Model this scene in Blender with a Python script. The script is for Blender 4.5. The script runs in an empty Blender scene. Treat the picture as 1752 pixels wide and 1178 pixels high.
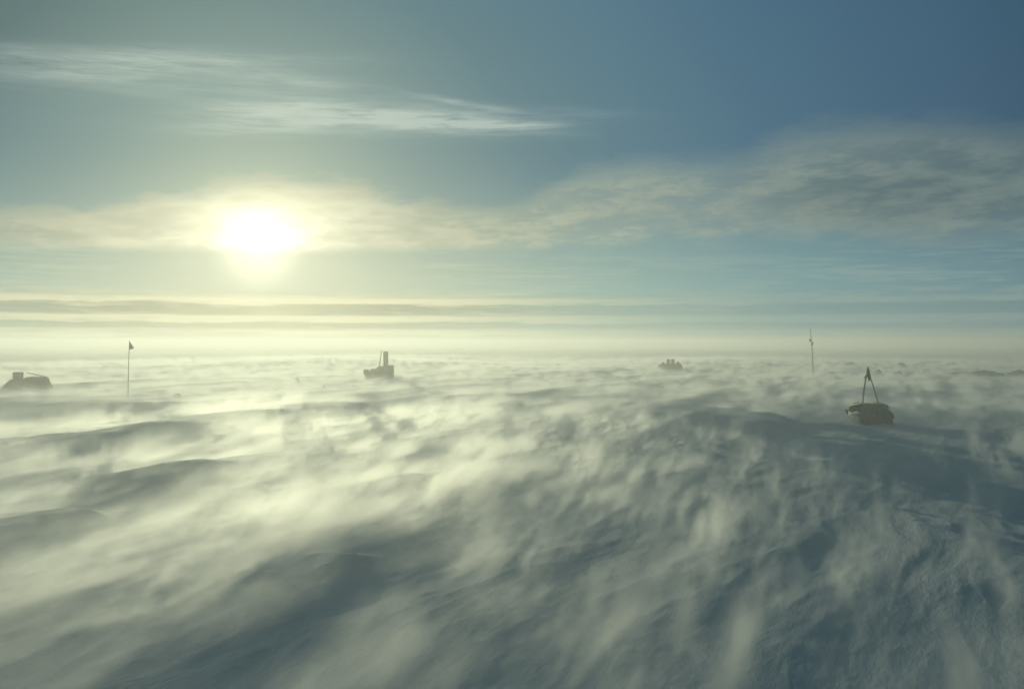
import bpy, bmesh, math, random
import numpy as np
from mathutils import Vector, Matrix

random.seed(7)
R = math.radians
scn = bpy.context.scene
COL = scn.collection

# ------------------------------------------------------------------ camera
F = 1703.0            # focal length in photo pixels (35 mm lens on a 36 mm wide frame)
HOR = 586.0           # photo row of the true horizon
CAMZ = 2.5
cam_d = bpy.data.cameras.new('camera')
cam_d.lens = 35.0
cam_d.sensor_width = 36.0
cam_d.clip_start = 0.05
cam_d.clip_end = 9000
cam = bpy.data.objects.new('camera', cam_d)
COL.objects.link(cam)
cam.location = (0, 0, CAMZ)
cam.rotation_euler = (R(90) - math.atan((589.0 - HOR) / F), 0, 0)
scn.camera = cam

SUN_AZ = math.atan((443 - 876) / F)                    # left of the view axis
SUN_EL = math.atan((HOR - 425) / F * math.cos(SUN_AZ))
SUN = Vector((math.sin(SUN_AZ) * math.cos(SUN_EL), math.cos(SUN_AZ) * math.cos(SUN_EL), math.sin(SUN_EL)))

# ------------------------------------------------------------------ shader expression helper
class E:
    """wraps a float socket so that shader maths reads like maths"""
    tree = None
    def __init__(s, v): s.v = v
    @staticmethod
    def m(op, *a, clamp=False):
        n = E.tree.nodes.new('ShaderNodeMath'); n.operation = op; n.use_clamp = clamp
        for i, x in enumerate(a):
            if isinstance(x, E): E.tree.links.new(x.v, n.inputs[i])
            else: n.inputs[i].default_value = float(x)
        return E(n.outputs[0])
    def __add__(s, o): return E.m('ADD', s, o)
    __radd__ = __add__
    def __sub__(s, o): return E.m('SUBTRACT', s, o)
    def __rsub__(s, o): return E.m('SUBTRACT', o, s)
    def __mul__(s, o): return E.m('MULTIPLY', s, o)
    __rmul__ = __mul__
    def __truediv__(s, o): return E.m('DIVIDE', s, o)
    def __neg__(s): return E.m('MULTIPLY', s, -1)
    def clamp(s): return E.m('ADD', s, 0, clamp=True)
    def exp(s): return E.m('EXPONENT', s)
    def pow(s, p): return E.m('POWER', s, p)
    def max(s, o): return E.m('MAXIMUM', s, o)
    def min(s, o): return E.m('MINIMUM', s, o)

def sstep(x, a, b):
    n = E.tree.nodes.new('ShaderNodeMapRange'); n.interpolation_type = 'SMOOTHSTEP'
    E.tree.links.new(x.v, n.inputs['Value'])
    for nm, val in (('From Min', a), ('From Max', b)):
        if isinstance(val, E): E.tree.links.new(val.v, n.inputs[nm])
        else: n.inputs[nm].default_value = val
    return E(n.outputs[0])

def vec(x, y, z=0.0):
    n = E.tree.nodes.new('ShaderNodeCombineXYZ')
    for i, q in enumerate((x, y, z)):
        if isinstance(q, E): E.tree.links.new(q.v, n.inputs[i])
        else: n.inputs[i].default_value = q
    return n.outputs[0]

def noise(v, scale=1.0, detail=4.0, rough=0.55, dist=0.0):
    n = E.tree.nodes.new('ShaderNodeTexNoise')
    n.inputs['Scale'].default_value = scale
    n.inputs['Detail'].default_value = detail
    n.inputs['Roughness'].default_value = rough
    n.inputs['Distortion'].default_value = dist
    E.tree.links.new(v, n.inputs['Vector'])
    return E(n.outputs[0])

def mixc(a, b, f):
    n = E.tree.nodes.new('ShaderNodeMix'); n.data_type = 'RGBA'; n.clamp_factor = True
    if isinstance(f, E): E.tree.links.new(f.v, n.inputs[0])
    else: n.inputs[0].default_value = f
    for i, c in ((6, a), (7, b)):
        if isinstance(c, tuple): n.inputs[i].default_value = (*c, 1)
        else: E.tree.links.new(c, n.inputs[i])
    return n.outputs[2]

def opc(a, b, op, f=1.0):
    n = E.tree.nodes.new('ShaderNodeMix'); n.data_type = 'RGBA'; n.blend_type = op
    n.clamp_factor = False
    if isinstance(f, E): E.tree.links.new(f.v, n.inputs[0])
    else: n.inputs[0].default_value = f
    for i, c in ((6, a), (7, b)):
        if isinstance(c, tuple): n.inputs[i].default_value = (*c, 1)
        else: E.tree.links.new(c, n.inputs[i])
    return n.outputs[2]

def curve(x, pts, lo, hi):
    """piecewise smooth y(x); pts in x units, value between lo and hi"""
    n = E.tree.nodes.new('ShaderNodeFloatCurve')
    c = n.mapping.curves[0]
    x0, x1 = pts[0][0], pts[-1][0]
    pp = [((p[0] - x0) / (x1 - x0), (p[1] - lo) / (hi - lo)) for p in pts]
    c.points[0].location = pp[0]; c.points[1].location = pp[-1]
    for p in pp[1:-1]: c.points.new(*p)
    n.mapping.update()
    t = ((x - x0) * (1.0 / (x1 - x0))).clamp()
    E.tree.links.new(t.v, n.inputs['Value'])
    return E(n.outputs[0]) * (hi - lo) + lo

def ramp(x, stops):
    """colour ramp over x; stops = [(x, colour)]"""
    n = E.tree.nodes.new('ShaderNodeValToRGB')
    x0, x1 = stops[0][0], stops[-1][0]
    cr = n.color_ramp
    cr.elements[0].position = 0; cr.elements[0].color = (*stops[0][1], 1)
    cr.elements[1].position = 1; cr.elements[1].color = (*stops[-1][1], 1)
    for q, c in stops[1:-1]:
        e = cr.elements.new((q - x0) / (x1 - x0)); e.color = (*c, 1)
    t = ((x - x0) * (1.0 / (x1 - x0))).clamp()
    E.tree.links.new(t.v, n.inputs[0])
    return n.outputs[0]

def srgb(r, g, b):
    f = lambda c: c / 12.92 if c <= 0.04045 else ((c + 0.055) / 1.055) ** 2.4
    return (f(r / 255), f(g / 255), f(b / 255))

# ------------------------------------------------------------------ sky (world): physical sky plus procedural cloud decks in direction space
w = bpy.data.worlds.new('World'); scn.world = w
w.use_nodes = True
nt = w.node_tree; nt.nodes.clear(); E.tree = nt
out = nt.nodes.new('ShaderNodeOutputWorld'); bg = nt.nodes.new('ShaderNodeBackground')
nt.links.new(bg.outputs[0], out.inputs[0])
tc = nt.nodes.new('ShaderNodeTexCoord')
sep = nt.nodes.new('ShaderNodeSeparateXYZ'); nt.links.new(tc.outputs['Generated'], sep.inputs[0])
dx, dy, dz = (E(sep.outputs[i]) for i in range(3))
A = E.m('ARCTAN2', dx, dy) * F                 # bearing, in units of 1/F radian
L = E.m('ARCSINE', dz.max(-1).min(1)) * F      # height above the horizon, same units
def dirpx(X, Y):
    az = math.atan((X - 876) / F)
    return az * F, math.atan((HOR - Y) / F * math.cos(az)) * F

sky = nt.nodes.new('ShaderNodeTexSky'); sky.sky_type = 'NISHITA'
sky.sun_disc = False
sky.sun_elevation = SUN_EL; sky.sun_rotation = SUN_AZ
sky.air_density = 1.0; sky.dust_density = 1.2; sky.ozone_density = 1.6
STR = 0.08
base = opc(sky.outputs[0], (1.0, 1.22, 1.15), 'MULTIPLY')

dot = (dx * SUN.x + dy * SUN.y + dz * SUN.z).max(-1).min(1)
TH = E.m('ARCCOSINE', dot) * F                 # angle from the sun

# warped coordinates so that cloud edges are ragged
wA = (noise(vec(A * 0.008, L * 0.02, 3.1), 1, 4, 0.6) - 0.5)
wB = (noise(vec(A * 0.006, L * 0.022, 9.7), 1, 5, 0.62) - 0.5)
Aw = A + wA * 120
Lw = L + wB * 46

Ac = A + wA * 50
Lc = L + wB * 12
def blob(X, Y, rx, ry, slope=0.0, a=None, l=None):
    a = a or Aw; l = l or Lw
    a0, l0 = dirpx(X, Y)
    da = a - a0
    dl = l - l0 + da * slope
    q = da * da * (1.0 / rx ** 2) + dl * dl * (1.0 / ry ** 2)
    return (-q).exp()

# --- thin high cirrus
wisp = noise(vec(A * 0.006, (L - A * 0.02) * 0.06, 1.3), 1, 6, 0.62, 0.4)
wisp2 = noise(vec(A * 0.012, (L - A * 0.01) * 0.15, 5.5), 1, 4, 0.6, 0.3)
cb = lambda X, Y, rx, ry, sl=0.0: blob(X, Y, rx, ry, sl, Ac, Lc)
c1 = cb(250, 101, 230, 15, -0.06) * 0.6 + cb(150, 122, 150, 16, -0.09) * 0.5 + cb(470, 134, 110, 13, 0.05) * 0.4 + cb(300, 150, 220, 16, -0.06) * 0.25
c1 = c1 + cb(455, 196, 110, 24, -0.11) * 0.6 + cb(620, 200, 180, 22, 0.0) * 0.8 + cb(790, 211, 135, 15, 0.04) * 0.9 + cb(900, 214, 60, 7, 0.0) * 0.3
c1 = c1 + cb(800, 178, 110, 5, 0.14) * 0.4 + cb(420, 222, 120, 12, -0.03) * 0.3 + cb(1010, 195, 90, 8, 0.05) * 0.15
cirrus = (c1 * ((wisp - 0.5) * 2.4 + (wisp2 - 0.5) * 2.2 + 0.9)).clamp()
mott = noise(vec(A * 0.005, L * 0.016, 6.6), 1, 6, 0.6, 0.3)
veil = (blob(150, 190, 700, 190, 0.0) * 0.5 + blob(40, -10, 520, 110) * 0.95).clamp()

# --- broken middle deck: top and base edges as functions of bearing
def edge(pts):
    q = [(dirpx(X, Y)[0], dirpx(X, Y)[1]) for X, Y in pts]
    return q
top = curve(A, edge([(-900, 380), (0, 358), (180, 352), (270, 338), (340, 326), (500, 305), (600, 318), (700, 345), (840, 358), (930, 330), (1000, 296), (1110, 276), (1240, 274), (1310, 246), (1400, 222), (1560, 208), (1752, 222), (2700, 260)]), 150, 420)
bot = curve(A, edge([(-900, 432), (0, 425), (300, 428), (560, 432), (800, 428), (1000, 418), (1180, 405), (1400, 402), (1600, 410), (1752, 400), (2700, 400)]), 100, 260)
n3 = noise(vec(A * 0.0095, (L - A * 0.03) * 0.030, 2.2), 1, 7, 0.60, 0.1)
n4 = noise(vec(A * 0.022, (L - A * 0.05) * 0.085, 7.4), 1, 6, 0.62, 0.1)
Lt = L + (n3 - 0.5) * 90 + (n4 - 0.5) * 28
Lb = L + (n3 - 0.5) * 14 + (n4 - 0.5) * 5
deck = sstep(top - Lt, -14.0 - 16.0 * sstep(A, -50.0, 400.0), 20.0 + 28.0 * sstep(A, -50.0, 400.0)) * sstep(Lb + (n4 - 0.5) * 40.0 * sstep(A, -50.0, 300.0) - bot, -8.0 - 18.0 * sstep(A, -50.0, 400.0), 16.0 + 24.0 * sstep(A, -50.0, 400.0))
soft_b = curve(A, edge([(-900, 430), (0, 430), (700, 430), (1100, 425), (1752, 425), (2700, 430)]), 100, 300)
holes = curve(A, [(-1500, 0.12), (dirpx(0, 0)[0], 0.1), (dirpx(500, 0)[0], 0.04), (dirpx(760, 0)[0], 0.18), (dirpx(1000, 0)[0], 0.26), (dirpx(1220, 0)[0], 0.24), (dirpx(1360, 0)[0], 0.10), (dirpx(1600, 0)[0], 0.03), (1500, 0.4)], 0, 1)
tex = n3 * 0.65 + n4 * 0.35
deck = deck * (1.0 - holes * sstep(tex, 0.60, 0.42) * 1.6)
deck = (deck * 0.92).clamp()

# --- low sheets of stratus just above the horizon
s1 = noise(vec(A * 0.0060, L * 0.095, 4.4), 1, 6, 0.62, 0.2)
s2 = noise(vec(A * 0.014, L * 0.20, 8.1), 1, 5, 0.62, 0.3)
st = s1 * 0.6 + s2 * 0.4
lowb = sstep(L, 92.0, 70.0) * sstep(L, -5.0, 12.0)
midb = sstep(L, 175.0, 120.0) * sstep(L, 60.0, 90.0)

# colours
far_f = sstep(TH, 60.0, 900.0)
near_f = (TH * (-1 / 150.0)).exp()
lit = ramp(TH, [(60, srgb(224, 222, 188)), (300, srgb(208, 208, 176)), (560, srgb(182, 190, 166)), (800, srgb(160, 170, 154)), (1150, srgb(130, 144, 138))])
shade = ramp(TH, [(60, srgb(186, 186, 154)), (300, srgb(172, 176, 150)), (560, srgb(150, 164, 150)), (800, srgb(122, 142, 140)), (1150, srgb(94, 116, 120))])

# overall sky: clear colour from the physical sky, graded by height and bearing
EXPO = -0.85
sc10 = 2 ** -EXPO / STR
def up(col):      # radiance as seen -> node value before the Background strength
    return opc(col, (sc10, sc10, sc10), 'MULTIPLY')
clear = ramp(TH, [(0, srgb(178, 192, 170)), (150, srgb(148, 172, 160)), (300, srgb(120, 152, 156)), (470, srgb(100, 139, 153)),
                  (650, srgb(90, 131, 152)), (850, srgb(76, 117, 143)), (1150, srgb(66, 102, 130)), (1500, srgb(40, 77, 94)), (1900, srgb(24, 62, 74)), (5000, srgb(14, 50, 60))])
c = mixc(up(clear), opc(base, (0.25, 0.25, 0.25), 'MULTIPLY'), 0.2)
# thin ice haze that whitens the lower sky, warm towards the sun
lowhaze = sstep(L, 330.0, 20.0)
hazec = ramp(TH, [(60, srgb(212, 216, 184)), (300, srgb(190, 204, 178)), (560, srgb(158, 188, 174)), (900, srgb(126, 164, 164)), (1300, srgb(108, 142, 150))])
c = mixc(c, up(hazec), (lowhaze * 0.9).clamp())
c = mixc(c, up(ramp(TH, [(80, srgb(160, 180, 160)), (260, srgb(128, 154, 147)), (480, srgb(92, 117, 118)), (620, srgb(76, 102, 102)), (900, srgb(84, 108, 116))])), (veil * (0.55 + mott * 0.9)).clamp())
circ = mixc(srgb(186, 200, 186), srgb(150, 170, 172), far_f)
c = mixc(c, up(circ), cirrus * 0.95)
# horizontal thin layers between the deck and the stratus
lay = mixc(srgb(196, 204, 176), srgb(140, 164, 160), sstep(TH, 100.0, 900.0))
c = mixc(c, up(lay), midb * sstep(st, 0.44, 0.62) * 0.55)
# deck, with its own thick grey heart on the right
thick = sstep(tex, 0.38, 0.62)
dk = mixc(shade, lit, (thick * 0.6 + (1.0 - sstep(L - bot, 0.0, 26.0)) * 0.5).clamp())
heart = (blob(1560, 330, 210, 62) * 0.9 + blob(1420, 345, 100, 26) * 0.5).clamp()
dk = mixc(dk, mixc(srgb(84, 104, 108), srgb(112, 128, 124), sstep(tex, 0.40, 0.62)), heart * 0.85)
cream = (blob(1300, 372, 150, 34) * 0.55 + blob(1560, 395, 170, 12) * 0.5 + blob(1060, 340, 160, 50) * 0.5).clamp()
dk = mixc(dk, srgb(150, 160, 146), cream * 0.8)
c = mixc(c, up(dk), deck * 0.95)
# stratus: bright upper rims, grey undersides
br = mixc(srgb(228, 226, 186), srgb(146, 164, 154), sstep(TH, 150.0, 950.0))
gr = ramp(TH, [(100, srgb(176, 178, 140)), (260, srgb(158, 162, 134)), (500, srgb(150, 164, 144)), (950, srgb(106, 130, 132))])
rows = curve(L + (s1 - 0.5) * 16.0 + (s2 - 0.5) * 6.0, [(-5, 0.3), (3, 0.0), (9, 0.05), (14, 0.55), (20, 0.65), (26, 0.0), (31, 0.05), (36, 0.95), (42, 1.0), (47, 0.2), (54, 0.02), (61, 0.05), (66, 0.6), (71, 1.0), (77, 0.6), (92, 0.5)], 0, 1)
rowv = (rows + (st - 0.5) * 3.4).clamp()
c = mixc(c, up(mixc(gr, br, rowv)), (lowb * (0.95 + (st - 0.5) * 2.2).clamp()) * (1.0 - 0.55 * sstep(A, -250.0, 350.0)))
# aureole of the veiled sun: tight core, elongated where it lights the deck
halo = (TH * (-1 / 260.0)).exp() * 0.08 + (TH * (-1 / 110.0)).exp() * 0.28
core = sstep(TH, 88.0, 0.0) * 0.36
a0, l0 = dirpx(444, 396)
dA = A - a0; dL = Lb - l0
tx = 0.5 + tex
el = (-(dA * dA * (1 / 80.0 ** 2) + dL * dL * (1 / 40.0 ** 2))).exp() * 0.44 * (deck * 0.8 + 0.2) * tx
el2 = (-(dA * dA * (1 / 200.0 ** 2) + dL * dL * (1 / 62.0 ** 2))).exp() * 0.34 * (deck * 0.8 + 0.2) * tx
glow = halo + core + el + el2
gcol = opc(up(srgb(255, 250, 216)), vec(glow, glow, glow), 'MULTIPLY')
c = opc(c, gcol, 'ADD')
nt.links.new(c, bg.inputs[0])
bg.inputs[1].default_value = STR
w.cycles.sampling_method = 'MANUAL'
w.cycles.sample_map_resolution = 512

# ------------------------------------------------------------------ sun
sl = bpy.data.lights.new('sun', 'SUN'); sl.energy = 3.0; sl.angle = R(0.6)
sl.color = (0.98, 0.965, 0.62)
so = bpy.data.objects.new('sun', sl); COL.objects.link(so)
so.rotation_euler = SUN.to_track_quat('Z', 'Y').to_euler()

# ------------------------------------------------------------------ snow surface
WAZ = R(22)                                    # the wind and the sastrugi run this way
WS, WC = math.sin(WAZ), math.cos(WAZ)
_rng = np.random.default_rng(11)
_perm = np.concatenate([_rng.permutation(256)] * 2)
_ga = _rng.uniform(0, 2 * np.pi, 256)
_gx, _gy = np.cos(_ga), np.sin(_ga)
def perlin(x, y):
    xi = np.floor(x).astype(int); yi = np.floor(y).astype(int)
    xf = x - xi; yf = y - yi
    xi &= 255; yi &= 255
    u = xf * xf * xf * (xf * (xf * 6 - 15) + 10); v = yf * yf * yf * (yf * (yf * 6 - 15) + 10)
    def g(ix, iy, fx, fy):
        h = _perm[_perm[ix & 255] + (iy & 255)]
        return _gx[h] * fx + _gy[h] * fy
    a = g(xi, yi, xf, yf); b = g(xi + 1, yi, xf - 1, yf)
    c = g(xi, yi + 1, xf, yf - 1); d = g(xi + 1, yi + 1, xf - 1, yf - 1)
    return 1.4 * ((a + u * (b - a)) + v * ((c + u * (d - c)) - (a + u * (b - a))))
def fbm(x, y, o=4, rough=0.5, lac=2.03):
    r = 0; amp = 1
    for i in range(o):
        r = r + amp * perlin(x + 17.3 * i, y - 9.1 * i); x = x * lac; y = y * lac; amp *= rough
    return r
def smooth(x, a, b):
    t = np.clip((x - a) / (b - a), 0, 1); return t * t * (3 - 2 * t)

def flat(X, Y):
    """photo pixel -> point on level ground"""
    d = CAMZ * F / (Y - HOR)
    return np.array([(X - 876) / F * d, d])

# ridges: start pixel, end pixel, height, sunny-side width, shaded-side width
RIDGES = [
    ((-60, 792), (640, 690), 0.34, 2.6, 1.1),
    ((170, 842), (500, 778), 0.24, 1.0, 0.40),
    ((-80, 722), (330, 690), 0.22, 3.0, 1.0),
    ((-40, 668), (330, 644), 0.14, 5.0, 1.6),
    ((-40, 938), (180, 880), 0.18, 1.2, 0.35),
    ((540, 862), (730, 812), 0.20, 1.3, 0.55),
    ((480, 1010), (640, 958), 0.10, 0.8, 0.2),
]
def mound(x, y, X, Y, ws, wt, h, az=WAZ):
    p = flat(X, Y); dx_ = x - p[0]; dy_ = y - p[1]
    s = dx_ * math.sin(az) + dy_ * math.cos(az); t = dx_ * math.cos(az) - dy_ * math.sin(az)
    return h * np.exp(-(s / ws) ** 2 - (t / wt) ** 2)

def height(x, y):
    x = np.asarray(x, float); y = np.asarray(y, float)
    r = np.hypot(x, y)
    s = x * WS + y * WC; t = x * WC - y * WS
    wx = 1.3 * perlin(s / 7 + 3.3, t / 7); wt_ = 0.5 * perlin(s / 5, t / 5 + 8.8)
    s2 = s + wx; t2 = t + wt_
    h = 0.42 * fbm(s / 70 + 5, t / 34 + 2, 3, 0.45) * smooth(r, 18, 90)
    sa = fbm(s2 / 6.5, t2 / 1.9, 3, 0.5)
    h = h + 0.075 * sa * (0.55 + 0.45 * smooth(perlin(s / 22 + 40, t / 15), -0.2, 0.4))
    # stepped erosion forms: sharper on the lee side
    e = perlin(s2 / 2.3 + 31, t2 / 0.75 + 12)
    h = h + 0.022 * (1 - np.abs(e)) ** 2 * smooth(perlin(s / 9, t / 6 + 77), -0.15, 0.35)
    h = h + 0.007 * fbm(s2 / 0.75, t2 / 0.26, 3, 0.55) * smooth(r, 130, 30)
    for (p0, p1, hh, wsun, wsh) in RIDGES:
        a = flat(*p0); b = flat(*p1); d = b - a; ln = np.hypot(*d); d = d / ln
        u = (x - a[0]) * d[0] + (y - a[1]) * d[1]
        v = (x - a[0]) * d[1] - (y - a[1]) * d[0]              # positive to the right of the ridge
        v = v + 0.30 * wsun * perlin(u / (0.22 * ln) + ln, 0 * u + 1.7) * 0.6 + 0.12 * perlin(u / 1.1, v / 1.1 + 4)
        prof = np.where(v < 0, np.exp(-(v / wsun) ** 2), np.exp(-(v / (0.85 * wsh)) ** 2))
        end = smooth(u, -0.10 * ln, 0.18 * ln) * smooth(u, 1.12 * ln, 0.72 * ln)
        h = h + 1.15 * hh * prof * end * (0.75 + 0.5 * perlin(u / 2.7 + 5 * ln, v * 0 + 0.5))
    # thin crests and undercut lips along the wind
    c1_ = 1 - np.abs(perlin(s2 / 3.4 + 91, t2 / 0.62 + 33)); c2_ = 1 - np.abs(perlin(s2 / 1.5 + 19, t2 / 0.30 + 64))
    pk = smooth(perlin(s / 6 + 11, t / 4 + 27), -0.25, 0.3)
    h = h + (0.018 * c1_ ** 5 * pk + 0.008 * c2_ ** 4 * (1 - 0.5 * pk)) * smooth(r, 150, 40)
    # the broad knoll right of the middle, dark on the side that faces us
    p = flat(1238, 722); dx_ = x - p[0]; dy_ = y - p[1] + 0.5 * perlin(x / 2.2, y / 2.2)
    side = np.exp(-((dx_ + 0.4 * perlin(y / 1.3, x / 3)) / 1.8) ** 4)
    h = h + (0.27 + 0.20 * perlin(x / 1.6, y / 2.6)) * side * np.where(dy_ > 0, np.exp(-(dy_ / 5.0) ** 2), np.exp(-(dy_ / 2.6) ** 2))
    h = h + mound(x, y, 1500, 722, 2.4, 1.5, 0.12) + mound(x, y, 1690, 745, 4.0, 1.6, 0.20)
    h = h - mound(x, y, 592, 952, 0.26, 0.16, 0.10, R(30))
    return h * smooth(r, 0.6, 5.0)

def height1(x, y): return float(height(np.array([x]), np.array([y]))[0])

def hit(X, Y):
    """where the ray through a photo pixel meets the snow"""
    dxr, dzr = (X - 876) / F, (HOR - Y) / F
    D = np.concatenate([np.arange(4, 60, 0.02), np.arange(60, 400, 0.1)])
    z = CAMZ + dzr * D - height(dxr * D, D)
    k = np.nonzero(z <= 0)[0]
    d = D[k[0]] if len(k) else CAMZ / max(-dzr, 1e-3)
    return Vector((dxr * d, d, height1(dxr * d, d)))

def mesh_obj(name, verts, faces, mat=None, parent=None, smooth_=False):
    me = bpy.data.meshes.new(name)
    me.from_pydata([tuple(v) for v in verts], [], faces)
    me.update()
    if smooth_:
        me.polygons.foreach_set('use_smooth', [True] * len(me.polygons))
    o = bpy.data.objects.new(name, me); COL.objects.link(o)
    if mat: me.materials.append(mat)
    if parent: o.parent = parent
    return o

# polar sheet centred under the camera: fine where the photograph looks, reaching the horizon
rad = [0.6, 1.5, 2.5, 3.5, 4.2]
while rad[-1] < 2600:
    q = rad[-1]
    rad.append(q + max(0.035, min(q * q / (CAMZ * 900.0), q * 0.09)))
rad = np.array(rad)
ang = np.concatenate([np.linspace(-36, 36, 600), np.linspace(36, 324, 120)[1:-1]])
ang = np.radians(ang)
NR, NA = len(rad), len(ang)
AA, RR = np.meshgrid(ang, rad)
GX = (np.sin(AA) * RR).ravel(); GY = (np.cos(AA) * RR).ravel()
GZ = height(GX, GY)
co = np.stack([GX, GY, GZ], 1)
co = np.vstack([co, [[0, 0, height1(0, 0)]]])
i = np.arange(NR - 1)[:, None] * NA; j = np.arange(NA)[None, :]; j2 = (j + 1) % NA
quads = np.stack([(i + j), (i + j2), (i + NA + j2), (i + NA + j)], -1).reshape(-1, 4)[:, ::-1]
jj = np.arange(NA)
tris = np.stack([np.full(NA, NR * NA), (jj + 1) % NA, jj], 1)[:, ::-1]
me = bpy.data.meshes.new('snow')
me.vertices.add(len(co)); me.vertices.foreach_set('co', co.ravel())
loops = np.concatenate([quads.ravel(), tris.ravel()])
me.loops.add(len(loops)); me.loops.foreach_set('vertex_index', loops)
tot = np.concatenate([np.full(len(quads), 4), np.full(len(tris), 3)])
me.polygons.add(len(tot)); me.polygons.foreach_set('loop_start', np.concatenate([[0], np.cumsum(tot)[:-1]]))
me.update(calc_edges=True); me.validate()
me.polygons.foreach_set('use_smooth', np.ones(len(me.polygons), bool))
ground = bpy.data.objects.new('snow_ground', me); COL.objects.link(ground)
ground['kind'] = 'structure'; ground['label'] = 'wind carved snow field'

def new_mat(name):
    m = bpy.data.materials.new(name); m.use_nodes = True
    E.tree = m.node_tree
    return m, m.node_tree, m.node_tree.nodes['Principled BSDF']

m, t, bs = new_mat('snow')
tcn = t.nodes.new('ShaderNodeTexCoord')
mp = t.nodes.new('ShaderNodeMapping'); mp.inputs['Rotation'].default_value = (0, 0, WAZ)
t.links.new(tcn.outputs['Object'], mp.inputs[0])
mp2 = t.nodes.new('ShaderNodeMapping'); mp2.inputs['Scale'].default_value = (1, 0.32, 1)
t.links.new(mp.outputs[0], mp2.inputs[0])
na = noise(mp2.outputs[0], 5.0, 5, 0.6, 0.3); nb = noise(mp2.outputs[0], 26.0, 3, 0.6)
crust = noise(mp2.outputs[0], 0.9, 4, 0.6, 0.4)
colr = mixc((0.80, 0.84, 0.88), (0.88, 0.89, 0.90), sstep(crust, 0.35, 0.65))
t.links.new(colr, bs.inputs['Base Color'])
bs.inputs['Roughness'].default_value = 0.8
bs.inputs['Specular IOR Level'].default_value = 0.08
bmp = t.nodes.new('ShaderNodeBump'); bmp.inputs['Strength'].default_value = 0.75; bmp.inputs['Distance'].default_value = 0.03
t.links.new((na * 0.62 + nb * 0.38).v, bmp.inputs['Height'])
t.links.new(bmp.outputs[0], bs.inputs['Normal'])
ground.data.materials.append(m)
SNOW = m

# ------------------------------------------------------------------ air full of ice dust
HZ = 2700.0; HTOP = 3.75
zmin = float(co[:, 2].min()) - 1.0
v = [(x, y, z) for z in (zmin, HTOP) for y in (-HZ, HZ) for x in (-HZ, HZ)]
f = [(0, 2, 3, 1), (4, 5, 7, 6), (0, 1, 5, 4), (2, 6, 7, 3), (0, 4, 6, 2), (1, 3, 7, 5)]
haze = mesh_obj('haze', v, f)
haze['kind'] = 'stuff'; haze['label'] = 'pale ice haze over the whole snow field'
m = bpy.data.materials.new('haze'); m.use_nodes = True; t = m.node_tree; t.nodes.clear()
o_ = t.nodes.new('ShaderNodeOutputMaterial'); pv = t.nodes.new('ShaderNodeVolumePrincipled')
pv.inputs['Color'].default_value = (0.97, 0.98, 0.97, 1)
pv.inputs['Density'].default_value = 0.0075
pv.inputs['Anisotropy'].default_value = 0.55
t.links.new(pv.outputs[0], o_.inputs['Volume'])
haze.data.materials.append(m)
# ------------------------------------------------------------------ blowing snow: real fog volumes hugging the surface
def drift_map(x, y):
    """how much snow is in the air over each place (0..~1.6): broad gusts, long streamers along the wind"""
    s = x * WS + y * WC; t = x * WC - y * WS
    s2 = s + 1.5 * perlin(s / 6 + 61, t / 5); t2 = t + 0.5 * perlin(s / 4.5 + 9, t / 3.2 + 50)
    g = 0.60 + 0.60 * fbm(s2 / 9.0 + 13, t2 / 3.0 + 3, 3, 0.55)
    st = fbm(s2 / 2.9 + 71, t2 / 0.55 + 8, 4, 0.58)
    m_ = g + 0.72 * st
    def area(X, Y, ws, wt, k, az=WAZ):
        return mound(x, y, X, Y, ws, wt, k, az)
    m_ = m_ - area(330, 1130, 0.9, 1.1, 0.7) - area(60, 925, 1.6, 0.6, 0.5) + area(250, 980, 3.0, 2.2, 0.25) + area(420, 880, 5.0, 2.0, 0.1) - area(1240, 722, 7.0, 2.3, 0.9, 0.1)
    m_ = m_ - area(1500, 1050, 3.5, 3.0, 0.15) - area(1700, 860, 9.0, 3.4, 0.5) - area(1600, 730, 4.0, 4.0, 0.9) - area(1490, 745, 8.0, 2.4, 1.3) - area(1520, 880, 7.0, 3.0, 0.2)
    m_ = m_ + area(800, 830, 7.0, 1.2, 0.6) + area(700, 745, 9.0, 4.0, 0.35) + area(680, 1120, 3.0, 0.8, 0.4) + area(1040, 900, 4.0, 1.6, 0.3)
    m_ = m_ - area(850, 1120, 1.2, 0.9, 0.4)
    for (p0, p1, hh, wsun, wsh) in RIDGES:                      # lee pockets below the ridges stay clear
        a = flat(*p0); b = flat(*p1); d = b - a; ln = np.hypot(*d); d = d / ln
        u = (x - a[0]) * d[0] + (y - a[1]) * d[1]; v = (x - a[0]) * d[1] - (y - a[1]) * d[0]
        m_ = m_ - 0.55 * np.exp(-((v - 0.9 * wsh) / (1.3 * wsh)) ** 2) * smooth(u, -0.1 * ln, 0.1 * ln) * smooth(u, 1.15 * ln, 0.8 * ln)
    m_ = m_ + area(150, 1050, 1.4, 1.6, 0.5) + area(480, 1020, 1.6, 1.3, 0.4) + area(1250, 1000, 1.6, 1.6, 0.3)
    r = np.hypot(x, y)
    return np.clip(m_, 0, 2.0) * (1 + 0.55 * smooth(r, 15, 7))
att = me.attributes.new('drift', 'FLOAT', 'POINT')
dm = drift_map(co[:, 0], co[:, 1])
att.data.foreach_set('value', dm.astype(np.float32))

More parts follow.
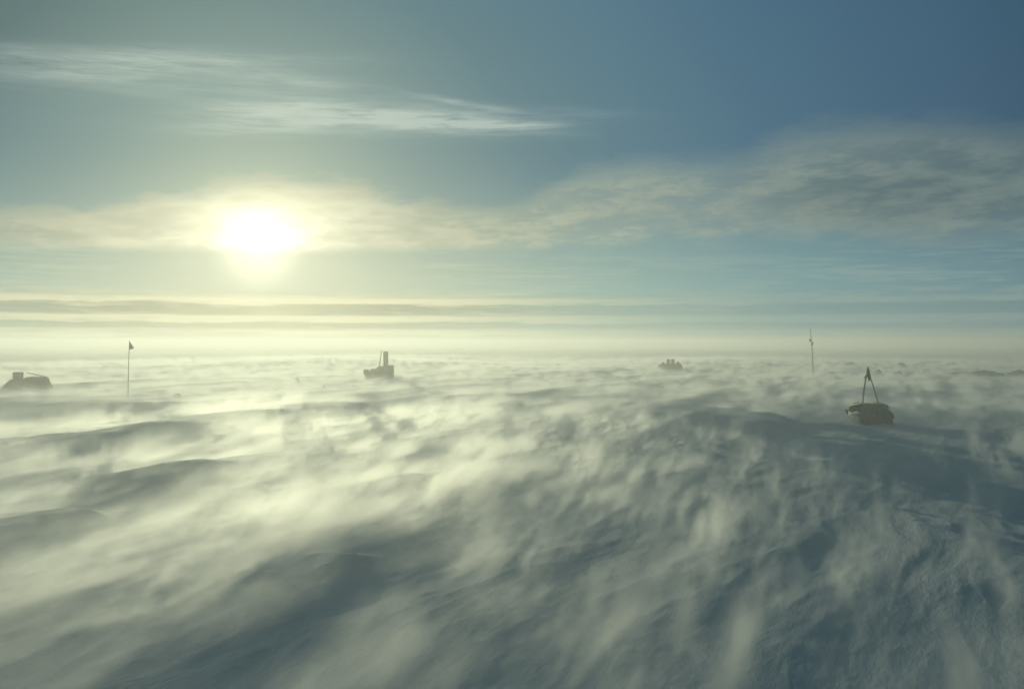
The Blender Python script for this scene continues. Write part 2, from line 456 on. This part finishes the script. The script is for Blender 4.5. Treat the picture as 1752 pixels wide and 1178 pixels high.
def drift_mat(name, g):
    m = bpy.data.materials.new(name); m.use_nodes = True; t = m.node_tree; t.nodes.clear()
    o_ = t.nodes.new('ShaderNodeOutputMaterial'); pv = t.nodes.new('ShaderNodeVolumePrincipled')
    pv.inputs['Color'].default_value = (0.97, 0.975, 0.97, 1)
    pv.inputs['Density'].default_value = 1.0
    pv.inputs['Density Attribute'].default_value = 'density'
    pv.inputs['Anisotropy'].default_value = g
    t.links.new(pv.outputs[0], o_.inputs['Volume'])
    return m
DRIFT_NEAR = drift_mat('blowing_snow', 0.72)
DRIFT_FAR = drift_mat('blowing_snow_far', 0.61)

def drift(name, label, s0, s1, t0, t1, z0, z1, vs, vt, vz, scale_h, dens, fade0, fade1, f1, f2, lo, hi, DRIFT_MAT):
    """a fog grid in wind aligned coordinates: s along the wind, t across it"""
    ng = bpy.data.node_groups.new(name, 'GeometryNodeTree')
    ng.interface.new_socket('Geometry', in_out='OUTPUT', socket_type='NodeSocketGeometry')
    E.tree = ng
    N = ng.nodes.new; Lk = ng.links.new
    go = N('NodeGroupOutput')
    cube = N('GeometryNodeVolumeCube')
    cube.inputs['Min'].default_value = (t0, s0, z0); cube.inputs['Max'].default_value = (t1, s1, z1)
    cube.inputs['Resolution X'].default_value = int((t1 - t0) / vt)
    cube.inputs['Resolution Y'].default_value = int((s1 - s0) / vs)
    cube.inputs['Resolution Z'].default_value = int((z1 - z0) / vz)
    pos = N('GeometryNodeInputPosition'); sp = N('ShaderNodeSeparateXYZ'); Lk(pos.outputs[0], sp.inputs[0])
    px_, py_, pz_ = (E(sp.outputs[k]) for k in range(3))
    oi = N('GeometryNodeObjectInfo'); oi.inputs['Object'].default_value = ground; oi.transform_space = 'RELATIVE'
    na_ = N('GeometryNodeInputNamedAttribute'); na_.data_type = 'FLOAT'; na_.inputs['Name'].default_value = 'drift'
    rc = N('GeometryNodeRaycast'); rc.data_type = 'FLOAT'; rc.mapping = 'INTERPOLATED'
    Lk(oi.outputs['Geometry'], rc.inputs['Target Geometry'])
    att_in = [k for k in rc.inputs if k.name == 'Attribute' and k.enabled][0]
    att_out = [k for k in rc.outputs if k.name == 'Attribute' and k.enabled][0]
    Lk(na_.outputs[0], att_in)
    src = [k for k in rc.inputs if k.name == 'Source Position'][0]
    Lk(vec(px_, py_, 20.0), src)
    rc.inputs['Ray Direction'].default_value = (0, 0, -1); rc.inputs['Ray Length'].default_value = 60
    hsp = N('ShaderNodeSeparateXYZ'); Lk(rc.outputs['Hit Position'], hsp.inputs[0])
    hgt = pz_ - E(hsp.outputs[2])                      # height above the snow
    dmap = E(att_out)
    # filaments lean downwind as they rise
    lean = py_ - hgt * 1.6
    warp = noise(vec(px_ * 0.9, lean * 0.45, pz_ * 1.2), 1.0, 2, 0.5) - 0.5
    warp2 = noise(vec(px_ * 0.9 + 31, lean * 0.45, pz_ * 1.2), 1.0, 2, 0.5) - 0.5
    v1 = vec((px_ + warp * 1.1) * f1[0], (lean + warp2 * 1.6) * f1[1], pz_ * 1.1)
    n1 = noise(v1, 1.0, 5, 0.62, 0.2)
    v2 = vec((px_ + warp * 0.8) * f2[0], (lean + warp2) * f2[1], pz_ * 2.4)
    n2 = noise(v2, 1.0, 5, 0.68, 0.3)
    fil = sstep(n1 * 0.52 + n2 * 0.48, lo, hi)
    hh = (dmap * 0.55 + fil * 0.9 + 0.12) * scale_h    # plume height varies
    prof = (hgt.max(0) / hh * -1.0).exp() * sstep(hgt, -0.06, 0.0)
    d = prof * dmap * (fil.pow(1.3) * 1.7 + 0.006) * dens
    ed = sstep(py_, s0, s0 + fade0) * sstep(py_, s1, s1 - fade1) * sstep(px_, t0, t0 + 1.5) * sstep(px_, t1, t1 - 1.5) * sstep(pz_, z1, z1 - 0.15)
    d = d * ed
    d = (d - 0.004).max(0)
    Lk(d.v, cube.inputs['Density'])
    sm = N('GeometryNodeSetMaterial'); sm.inputs['Material'].default_value = DRIFT_MAT
    Lk(cube.outputs[0], sm.inputs['Geometry']); Lk(sm.outputs[0], go.inputs[0])
    me_ = bpy.data.meshes.new(name)
    o = bpy.data.objects.new(name, me_); COL.objects.link(o)
    me_.materials.append(DRIFT_MAT)
    o.rotation_euler = (0, 0, -WAZ)
    md = o.modifiers.new('fog', 'NODES'); md.node_group = ng
    o['kind'] = 'stuff'; o['label'] = label
    return o
drift('blowing_snow', 'streamers of blowing snow low over the near snow', 2.0, 34.0, -25.0, 10.0, -0.3, 1.2, 0.09, 0.043, 0.05, 0.205, 1.1, 1.5, 6.0,
      (1.9, 0.22), (7.0, 0.64), 0.47, 0.605, DRIFT_NEAR)
drift('blowing_snow', 'streamers of blowing snow low over the far snow', 28.0, 210.0, -105.0, 48.0, -1.1, 1.6, 0.42, 0.22, 0.09, 0.14, 0.8, 6.0, 125.0,
      (0.9, 0.10), (2.4, 0.30), 0.36, 0.68, DRIFT_FAR)
# ------------------------------------------------------------------ things standing on the snow
def cloth_mat(name, c0, c1, rough=0.85, sc=6.0, bump=0.4):
    m, t, bs = new_mat(name)
    tcn = t.nodes.new('ShaderNodeTexCoord')
    n_ = noise(tcn.outputs['Object'], sc, 5, 0.6, 0.4)
    t.links.new(mixc(c0, c1, sstep(n_, 0.35, 0.65)), bs.inputs['Base Color'])
    bs.inputs['Roughness'].default_value = rough
    b_ = t.nodes.new('ShaderNodeBump'); b_.inputs['Strength'].default_value = bump; b_.inputs['Distance'].default_value = 0.03
    t.links.new(n_.v, b_.inputs['Height']); t.links.new(b_.outputs[0], bs.inputs['Normal'])
    return m
M_TARP = cloth_mat('blue_tarp', (0.035, 0.125, 0.215), (0.055, 0.160, 0.260), 0.7, 5)
M_OLIVE = cloth_mat('olive_canvas', (0.050, 0.036, 0.008), (0.080, 0.060, 0.014), 0.9, 7)
M_WOOD = cloth_mat('weathered_wood', (0.075, 0.055, 0.030), (0.13, 0.095, 0.050), 0.8, 14, 0.25)
M_PURPLE = cloth_mat('grey_canvas', (0.040, 0.036, 0.050), (0.065, 0.058, 0.075), 0.9, 6)
M_BLACK = cloth_mat('dark_metal', (0.018, 0.026, 0.022), (0.035, 0.045, 0.036), 0.5, 20, 0.1)
M_FLAG = cloth_mat('red_brown_cloth', (0.26, 0.030, 0.018), (0.34, 0.050, 0.028), 0.9, 9, 0.2)
M_FLAG2 = cloth_mat('dark_cloth', (0.045, 0.038, 0.025), (0.07, 0.055, 0.035), 0.9, 9, 0.2)
M_DRUM = cloth_mat('olive_paint', (0.085, 0.085, 0.020), (0.12, 0.115, 0.030), 0.5, 10, 0.1)
M_SHADED_SNOW = cloth_mat('shaded_snow', (0.16, 0.20, 0.23), (0.30, 0.34, 0.37), 0.6, 3, 0.5)  # snow on its shaded side: the shade is painted in as darker blue
M_ROPE = cloth_mat('hemp_rope', (0.14, 0.11, 0.06), (0.20, 0.16, 0.09), 0.9, 30, 0.2)

def link_bm(name, bm, mat, parent=None, smooth_=True):
    me_ = bpy.data.meshes.new(name)
    bmesh.ops.recalc_face_normals(bm, faces=bm.faces)
    bm.to_mesh(me_); bm.free()
    me_.polygons.foreach_set('use_smooth', [smooth_] * len(me_.polygons))
    me_.materials.append(mat)
    o = bpy.data.objects.new(name, me_); COL.objects.link(o)
    if parent: o.parent = parent
    return o

def tube(bm, pts, radii, seg=10, cap=True):
    pts = [Vector(p) for p in pts]
    if not isinstance(radii, (list, tuple)): radii = [radii] * len(pts)
    rings = []
    for k, p in enumerate(pts):
        d = (pts[min(k + 1, len(pts) - 1)] - pts[max(k - 1, 0)]).normalized()
        up_ = Vector((0, 0, 1)) if abs(d.z) < 0.9 else Vector((0, 1, 0))
        a = d.cross(up_).normalized(); b = a.cross(d)
        rings.append([bm.verts.new(p + (a * math.cos(q) + b * math.sin(q)) * radii[k]) for q in [2 * math.pi * i_ / seg for i_ in range(seg)]])
    for r0, r1 in zip(rings, rings[1:]):
        for i_ in range(seg):
            bm.faces.new((r0[i_], r0[(i_ + 1) % seg], r1[(i_ + 1) % seg], r1[i_]))
    if cap:
        bm.faces.new(rings[0][::-1]); bm.faces.new(rings[-1])
    return bm

def loft(bm, rings, cap=True):
    vs = [[bm.verts.new(p) for p in r] for r in rings]
    n = len(vs[0])
    for r0, r1 in zip(vs, vs[1:]):
        for i_ in range(n):
            bm.faces.new((r0[i_], r0[(i_ + 1) % n], r1[(i_ + 1) % n], r1[i_]))
    if cap:
        bm.faces.new(vs[0][::-1]); bm.faces.new(vs[-1])
    return bm

def soften(bm, off=0.03, seg=2, jitter=0.0, seed=1):
    bmesh.ops.bevel(bm, geom=list(bm.edges), offset=off, segments=seg, profile=0.6, affect='EDGES', clamp_overlap=True)
    if jitter:
        rr = random.Random(seed)
        for v_ in bm.verts:
            v_.co += Vector((rr.uniform(-1, 1), rr.uniform(-1, 1), rr.uniform(-1, 1))) * jitter
    return bm

def bag(bm, outline, y0, y1, slices=6, round_=0.16, lump=0.02, seed=3):
    """a soft load: an outline in x,z carried from y0 to y1, drawn in at both ends, with slack and creases"""
    rr = random.Random(seed)
    # refine the outline
    pts = []
    n = len(outline)
    for k in range(n):
        a, b = outline[k], outline[(k + 1) % n]
        for q in (0, 1 / 3, 2 / 3):
            pts.append((a[0] + (b[0] - a[0]) * q, a[1] + (b[1] - a[1]) * q))
    cx = sum(p[0] for p in pts) / len(pts); zb = min(p[1] for p in pts)
    rings = []
    for k in range(slices + 1):
        u = k / slices
        sc = 1 - round_ * (abs(2 * u - 1)) ** 4
        y = y0 + (y1 - y0) * u
        rings.append([(cx + (p[0] - cx) * sc + rr.uniform(-lump, lump), y + rr.uniform(-lump, lump), zb + (p[1] - zb) * sc + rr.uniform(-lump, lump)) for p in pts])
    return loft(bm, rings)

def box(bm, x0, x1, y0, y1, z0, z1):
    v_ = [bm.verts.new((x, y, z)) for x in (x0, x1) for y in (y0, y1) for z in (z0, z1)]
    for f_ in ((0, 1, 3, 2), (4, 6, 7, 5), (0, 4, 5, 1), (2, 3, 7, 6), (0, 2, 6, 4), (1, 5, 7, 3)):
        bm.faces.new([v_[i_] for i_ in f_])
    return bm

def thing(name, label, cat, loc, rz=0, group=None):
    o = bpy.data.objects.new(name, None); COL.objects.link(o)
    o.empty_display_size = 0.2
    o.location = loc; o.rotation_euler = (0, 0, rz)
    o['label'] = label; o['category'] = cat
    if group: o['group'] = group
    return o
def tag(o, label, cat, group=None):
    o['label'] = label; o['category'] = cat
    if group: o['group'] = group
    return o

class Frame:
    """local metres for something whose foot stands at a photo pixel"""
    def __init__(s, X, Y):
        s.X, s.Y = X, Y; s.p = hit(X, Y); s.m = s.p.y / F; s.rz = -math.atan2(s.p.x, s.p.y) * 0
    def __call__(s, X, Y, y=0.0): return ((X - s.X) * s.m, y, (s.Y - Y) * s.m)
    def xz(s, X, Y): return ((X - s.X) * s.m, (s.Y - Y) * s.m)
    def w(s, n): return n * s.m

def runner(bm, x, y0, y1, z=0.03, ww=0.045):
    pts = [(y0, z), (y0 + 0.3, z - 0.02), (y1 - 0.5, z - 0.02), (y1 - 0.2, z + 0.05), (y1, z + 0.22)]
    rings = [[(x - ww, y, zz), (x + ww, y, zz), (x + ww, y, zz + 0.07), (x - ww, y, zz + 0.07)] for y, zz in pts]
    return loft(bm, rings)

# ---- sledge with the blue-grey load, right of the middle
f_ = Frame(1492, 723)
sl1 = thing('cargo_sledge', 'sledge piled with a blue grey tarpaulin load that carries the tripod', 'sledge', f_.p, R(0), 'loaded sledges left on the snow')
bm = bag(bmesh.new(), [f_.xz(*q) for q in ((1468, 727), (1463, 711), (1466, 699), (1476, 695), (1483, 692.5), (1497, 691), (1510, 691), (1516, 698), (1522, 705), (1525, 711), (1521, 716), (1518, 727), (1494, 728))], -0.35, 0.75, 7, 0.07, 0.007, 5)
link_bm('load', bm, M_TARP, sl1)
bm = tube(bmesh.new(), [f_(1452.5, 699.5, -0.16), f_(1454, 699.2, -0.14), f_(1466, 697, -0.02), f_(1485, 694, 0.1)], [f_.w(4.6), f_.w(5.6), f_.w(5.0), f_.w(3.5)], 14)
link_bm('bundle', bm, M_OLIVE, sl1)
bm = bag(bmesh.new(), [f_.xz(*q) for q in ((1452, 708.5), (1455, 706), (1463, 706), (1466, 709), (1460, 711))], -0.34, -0.06, 4, 0.3, 0.005, 8)
link_bm('snow_crust', bm, SNOW, sl1)
bm = bag(bmesh.new(), [f_.xz(*q) for q in ((1510, 694.5), (1511, 691), (1514, 691), (1518, 695), (1516, 697))], -0.28, 0.1, 4, 0.3, 0.004, 9)
link_bm('snow_crust', bm, SNOW, sl1)
for sx in (-0.38, 0.38):
    link_bm('runner', runner(bmesh.new(), sx, -0.55, 1.15), M_WOOD, sl1)
link_bm('deck', soften(box(bmesh.new(), -0.46, 0.44, -0.3, 0.9, 0.13, 0.19), 0.012), M_WOOD, sl1)
for X0_, X1_ in ((1474, 1470), (1492, 1492), (1509, 1515)):
    bm = tube(bmesh.new(), [f_(X1_, 716, -0.40), f_(X1_, 706, -0.385), f_(X0_, 694.5, -0.335), f_(X0_, 690.6, -0.22), f_(X0_, 690.4, 0.2), f_(X0_, 691.5, 0.66)], 0.016, 6)
    link_bm('lashing', bm, M_ROPE, sl1)
ft = Frame(1492, 723)
tri = thing('instrument_tripod', 'dark tripod of three poles with a hanging instrument, standing on the tarpaulin load', 'tripod', f_.p + Vector((0, 0, 0)))
tri.location = f_.p + Vector(f_(1488, 692.5, 0.15))
def rel(X, Y, y=0.15): return Vector(f_(X, Y, y)) - Vector(f_(1488, 692.5, 0.15))
for pts in (((1472.3, 696, -0.12), (1478.2, 672, 0.0), (1483.6, 649, 0.12), (1486.8, 635, 0.15)),
            ((1485.0, 694, 0.42), (1483.2, 672, 0.3), (1484.6, 650, 0.2), (1487.6, 634, 0.16)),
            ((1506.8, 693, 0.16), (1499.5, 668, 0.16), (1492, 645, 0.15), (1488, 632, 0.15))):
    bm = tube(bmesh.new(), [rel(*q) for q in pts], [f_.w(0.9), f_.w(1.0), f_.w(1.0), f_.w(0.8)], 8)
    link_bm('leg', bm, M_BLACK, tri)
bm = tube(bmesh.new(), [rel(1487.3, 627.5), rel(1487.5, 630), rel(1488, 634), rel(1489.3, 641), rel(1490.3, 648), rel(1490.2, 652)], [f_.w(k) for k in (0.5, 1.6, 2.7, 3.0, 2.4, 0.9)], 12)
link_bm('instrument', bm, M_BLACK, tri)
bm = tube(bmesh.new(), [rel(1482.3, 647), rel(1484.5, 644), rel(1488, 643)], [f_.w(1.4), f_.w(1.8), f_.w(1.2)], 8)
link_bm('clamp', bm, M_BLACK, tri)

# ---- sledge in front of the glare, with an upright roll
f_ = Frame(650, 648)
sl2 = thing('cargo_sledge', 'sledge with stepped boxes and a tall upright roll, on the glaring skyline', 'sledge', f_.p, 0, 'loaded sledges left on the snow')
bm = bmesh.new(); box(bm, *[f_.xz(X, 0)[0] for X in (626, 668)], -0.45, 0.55, 0.02, f_.xz(0, 634)[1]); soften(bm, 0.09, 3, 0.02, 2)
link_bm('lower_load', bm, M_OLIVE, sl2)
bm = bag(bmesh.new(), [f_.xz(*q) for q in ((632, 640), (633, 633.5), (635, 630.5), (638, 631), (644.5, 629.8), (646, 627.2), (653, 626.6), (657, 625.6), (657, 640))], -0.4, 0.5, 5, 0.1, 0.012, 12)
link_bm('canvas_bag', bm, M_OLIVE, sl2)
bm = bmesh.new(); box(bm, *[f_.xz(X, 0)[0] for X in (655.5, 672.6)], -0.42, 0.5, 0.05, f_.xz(0, 624.6)[1]); soften(bm, 0.03, 2, 0.008, 4)
link_bm('crate', bm, M_WOOD, sl2)
bm = bmesh.new(); box(bm, *[f_.xz(X, 0)[0] for X in (622.8, 630)], -0.3, 0.3, f_.xz(0, 641)[1], f_.xz(0, 631.6)[1]); soften(bm, 0.03, 2, 0.008, 4)
link_bm('crate', bm, M_WOOD, sl2)
bm = tube(bmesh.new(), [f_(660.3, 630), f_(660.2, 618), f_(660, 605), f_(660.2, 601.8), f_(660.2, 601)], [f_.w(k) for k in (3.6, 4.1, 4.4, 4.2, 3.0)], 16)
link_bm('upright_roll', bm, M_OLIVE, sl2)
bm = tube(bmesh.new(), [f_(648.7, 632, 0.2), f_(649.3, 620, 0.2), f_(652.2, 599, 0.2)], [f_.w(0.95), f_.w(0.85), f_.w(0.55)], 8)
link_bm('pole', bm, M_WOOD, sl2)
for sx in (-0.55, 0.55):
    link_bm('runner', runner(bmesh.new(), sx, -0.7, 1.3), M_WOOD, sl2)

# ---- sledge at the left edge
f_ = Frame(46, 664)
sl3 = thing('cargo_sledge', 'low grey sledge at the left edge, long bundle under a slanting pole', 'sledge', f_.p, 0, 'loaded sledges left on the snow')
bm = bag(bmesh.new(), [f_.xz(*q) for q in ((10, 666), (11, 659.5), (16, 655), (21, 650.5), (25, 648), (35, 648), (38, 652), (40, 658), (42, 666))], -0.45, 0.5, 6, 0.06, 0.012, 21)
link_bm('load', bm, M_PURPLE, sl3)
bm = tube(bmesh.new(), [f_(31, 650), f_(31, 642), f_(31, 638.5), f_(31, 636.3)], [f_.w(8.0), f_.w(8.3), f_.w(8.6), f_.w(7.8)], 16)
link_bm('drum', bm, M_PURPLE, sl3)
bm = bag(bmesh.new(), [f_.xz(*q) for q in ((42, 666), (43.5, 657), (45, 648.5), (47, 645.2), (55, 644.2), (68, 644.6), (78, 645.6), (79.5, 651), (81, 655), (86, 661), (86, 666))], -0.4, 0.45, 7, 0.05, 0.010, 22)
link_bm('long_bundle', bm, M_PURPLE, sl3)
bm = tube(bmesh.new(), [f_(47.5, 637.5, -0.1), f_(62, 640.5, -0.05), f_(78.5, 645, -0.05)], f_.w(0.75), 8)
link_bm('pole', bm, M_WOOD, sl3)
bm = tube(bmesh.new(), [f_(76, 645.2, -0.05), f_(77.3, 645.0, -0.05), f_(79.5, 645.2, -0.05), f_(80.6, 646, -0.05)], [f_.w(1.0), f_.w(1.9), f_.w(1.9), f_.w(1.0)], 10)
link_bm('end_knob', bm, M_OLIVE, sl3)
for sx in (-0.75, 0.75):
    link_bm('runner', runner(bmesh.new(), sx, -0.6, 1.0), M_WOOD, sl3)

# ---- far sledge with two drums
f_ = Frame(1147, 634)
sl4 = thing('cargo_sledge', 'farthest sledge, a low hazy load with two upright drums in its middle', 'sledge', f_.p, 0, 'loaded sledges left on the snow')
bm = bag(bmesh.new(), [f_.xz(*q) for q in ((1126, 635), (1127, 624), (1133, 621.8), (1150, 622.5), (1164, 622), (1167, 626), (1167, 635))], -0.6, 0.6, 5, 0.1, 0.02, 31)
link_bm('load', bm, M_OLIVE, sl4)
for X in (1143.4, 1151.0):
    bm = tube(bmesh.new(), [f_(X, 626), f_(X, 620.4), f_(X, 619.9), f_(X, 619.4), f_(X, 614.8), f_(X, 614)], [f_.w(k) for k in (3.1, 3.1, 3.4, 3.1, 3.1, 2.6)], 14)
    link_bm('drum', bm, M_DRUM, sl4)
bm = bag(bmesh.new(), [f_.xz(*q) for q in ((1156, 625), (1158, 620.5), (1160.5, 618.2), (1162, 621), (1165, 622.2), (1165, 626))], -0.3, 0.3, 4, 0.2, 0.015, 33)
link_bm('canvas_bag', bm, M_PURPLE, sl4)
bm = bag(bmesh.new(), [f_.xz(*q) for q in ((1131, 625), (1133, 620), (1136, 619), (1138, 625))], -0.3, 0.3, 4, 0.2, 0.015, 34)
link_bm('canvas_bag', bm, M_OLIVE, sl4)
for sx in (-0.8, 0.8):
    link_bm('runner', runner(bmesh.new(), sx, -0.8, 1.4), M_WOOD, sl4)

# ---- marker flags
def cloth(pts2, f_, y_amp=0.03, nu=8, nv=8, th=0.006):
    """a waving cloth between a hoist edge and a fly edge, with real thickness"""
    bm = bmesh.new()
    (h0, h1), (g0, g1) = pts2                      # hoist top/bottom, fly top/bottom
    grid = []
    for side in (-1, 1):
        g = []
        for a in range(nu + 1):
            u = a / nu
            col_ = []
            for b in range(nv + 1):
                v_ = b / nv
                p0 = Vector(f_(*h0)).lerp(Vector(f_(*h1)), v_); p1 = Vector(f_(*g0)).lerp(Vector(f_(*g1)), v_)
                p = p0.lerp(p1, u)
                p.y += y_amp * u * math.sin(5.5 * u + 2.2 * v_) + side * th * 0.5
                p.z -= 0.02 * u * math.sin(4 * u + v_)
                col_.append(bm.verts.new(p))
            g.append(col_)
        grid.append(g)
    for s_, g in enumerate(grid):
        for a in range(nu):
            for b in range(nv):
                q = [g[a][b], g[a + 1][b], g[a + 1][b + 1], g[a][b + 1]]
                bm.faces.new(q if s_ else q[::-1])
    rim = [(a, 0) for a in range(nu)] + [(nu, b) for b in range(nv)] + [(a, nv) for a in range(nu, 0, -1)] + [(0, b) for b in range(nv, 0, -1)]
    for k in range(len(rim)):
        a, b = rim[k]; c, d = rim[(k + 1) % len(rim)]
        bm.faces.new((grid[0][a][b], grid[0][c][d], grid[1][c][d], grid[1][a][b]))
    return bm

f_ = Frame(219, 680)
fl1 = thing('marker_flag', 'small red brown pennant on a thin bamboo pole, left part of the snow field', 'flag', f_.p, 0, 'marker flags planted in the snow')
link_bm('pole', tube(bmesh.new(), [f_(218.9, 684), f_(219.3, 655), f_(220, 625), f_(220.9, 600), f_(221.6, 582.5)], [f_.w(k) for k in (0.72, 0.68, 0.62, 0.58, 0.5)], 8), M_WOOD, fl1)
link_bm('pennant', cloth((((221.7, 583.5), (221.2, 598)), ((224.0, 586.5), (229.2, 596.5))), f_, 0.04), M_FLAG, fl1)

f_ = Frame(1391, 645)
fl2 = thing('marker_flag', 'tall thin pole with a dark tattered rag near its top, behind the tripod', 'flag', f_.p, 0, 'marker flags planted in the snow')
link_bm('pole', tube(bmesh.new(), [f_(1391.6, 649), f_(1390.6, 625), f_(1389.6, 600), f_(1387.8, 580), f_(1386.2, 560)], [f_.w(k) for k in (0.85, 0.85, 0.8, 0.7, 0.45)], 8), M_WOOD, fl2)
link_bm('rag', cloth((((1388.5, 580), (1389.0, 585)), ((1384.6, 579.5), (1384.4, 583.6))), f_, 0.06), M_FLAG2, fl2)
link_bm('rag', cloth((((1388.6, 583.5), (1389.2, 591.5)), ((1391.6, 585.5), (1391.9, 589))), f_, 0.06), M_FLAG2, fl2)

# ---- blocks and drifts standing out of the snow
def lump(name, X, Y, wpx, hpx, dpx, label, cat, mat, group, seed):
    f_ = Frame(X, Y)
    rr = random.Random(seed)
    bm = bmesh.new()
    bmesh.ops.create_icosphere(bm, subdivisions=4, radius=1.0)
    for v_ in bm.verts:
        n_ = perlin(np.array([v_.co.x * 2.6 + seed * 3.1]), np.array([v_.co.z * 1.6 + v_.co.y * 1.9]))[0]
        n2_ = perlin(np.array([v_.co.x * 7 + seed]), np.array([v_.co.z * 4 + v_.co.y * 3]))[0]
        k = 1 + 0.5 * n_ + 0.22 * n2_
        v_.co = Vector((v_.co.x * k * f_.w(wpx) / 2, v_.co.y * k * f_.w(dpx) / 2, max(v_.co.z, -0.5) * k * f_.w(hpx)))
    o = link_bm(name, bm, mat)
    o.location = f_.p
    tag(o, label, cat, group)
    return o
GR = 'wind carved snow blocks'
lump('snow_block', 303.5, 678, 12, 4.5, 12, 'small snow block just right of the pennant pole', 'snow block', SNOW, GR, 1)
lump('snow_block', 508.5, 652, 7, 5, 8, 'pale knob of snow on the skyline midway between pennant and upright roll', 'snow block', SNOW, GR, 2)
lump('snow_block', 554, 662, 5, 4, 6, 'tiny knob of snow just left of the sledge with the upright roll', 'snow block', SNOW, GR, 3)
lump('snow_block', 1453, 626, 15, 6, 12, 'faint snow block on the skyline just left of the tripod head', 'snow block', M_SHADED_SNOW, GR, 4)
lump('snow_block', 1503, 640, 11, 7, 9, 'dark snow block just right of the tripod head', 'snow block', M_SHADED_SNOW, GR, 5)
lump('snow_block', 1536, 641, 17, 5.5, 12, 'low dark snow block, second to the right of the tripod head', 'snow block', M_SHADED_SNOW, GR, 6)
lump('snow_block', 1542, 627, 14, 6, 12, 'faint snow block on the skyline, upper right of the tripod', 'snow block', M_SHADED_SNOW, GR, 7)
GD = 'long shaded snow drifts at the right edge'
lump('snow_drift', 1643, 641, 40, 5, 30, 'thin shaded snow drift, leftmost of the drifts near the right edge', 'snow drift', M_SHADED_SNOW, GD, 8)
lump('snow_drift', 1687, 643, 56, 8.5, 30, 'rugged blue shaded snow drift with a broken crest near the right edge', 'snow drift', M_SHADED_SNOW, GD, 9)
lump('snow_drift', 1745, 643, 40, 9, 26, 'blue shaded snow drift cut by the right edge of the photo', 'snow drift', M_SHADED_SNOW, GD, 10)

scn.render.engine = 'CYCLES'
scn.view_settings.view_transform = 'Standard'
scn.view_settings.look = 'None'
scn.view_settings.exposure = EXPO
scn.view_settings.gamma = 1.0
scn.cycles.use_denoising = True
scn.cycles.max_bounces = 6
scn.cycles.volume_bounces = 2
scn.cycles.volume_step_rate = 3.0
scn.cycles.volume_max_steps = 512
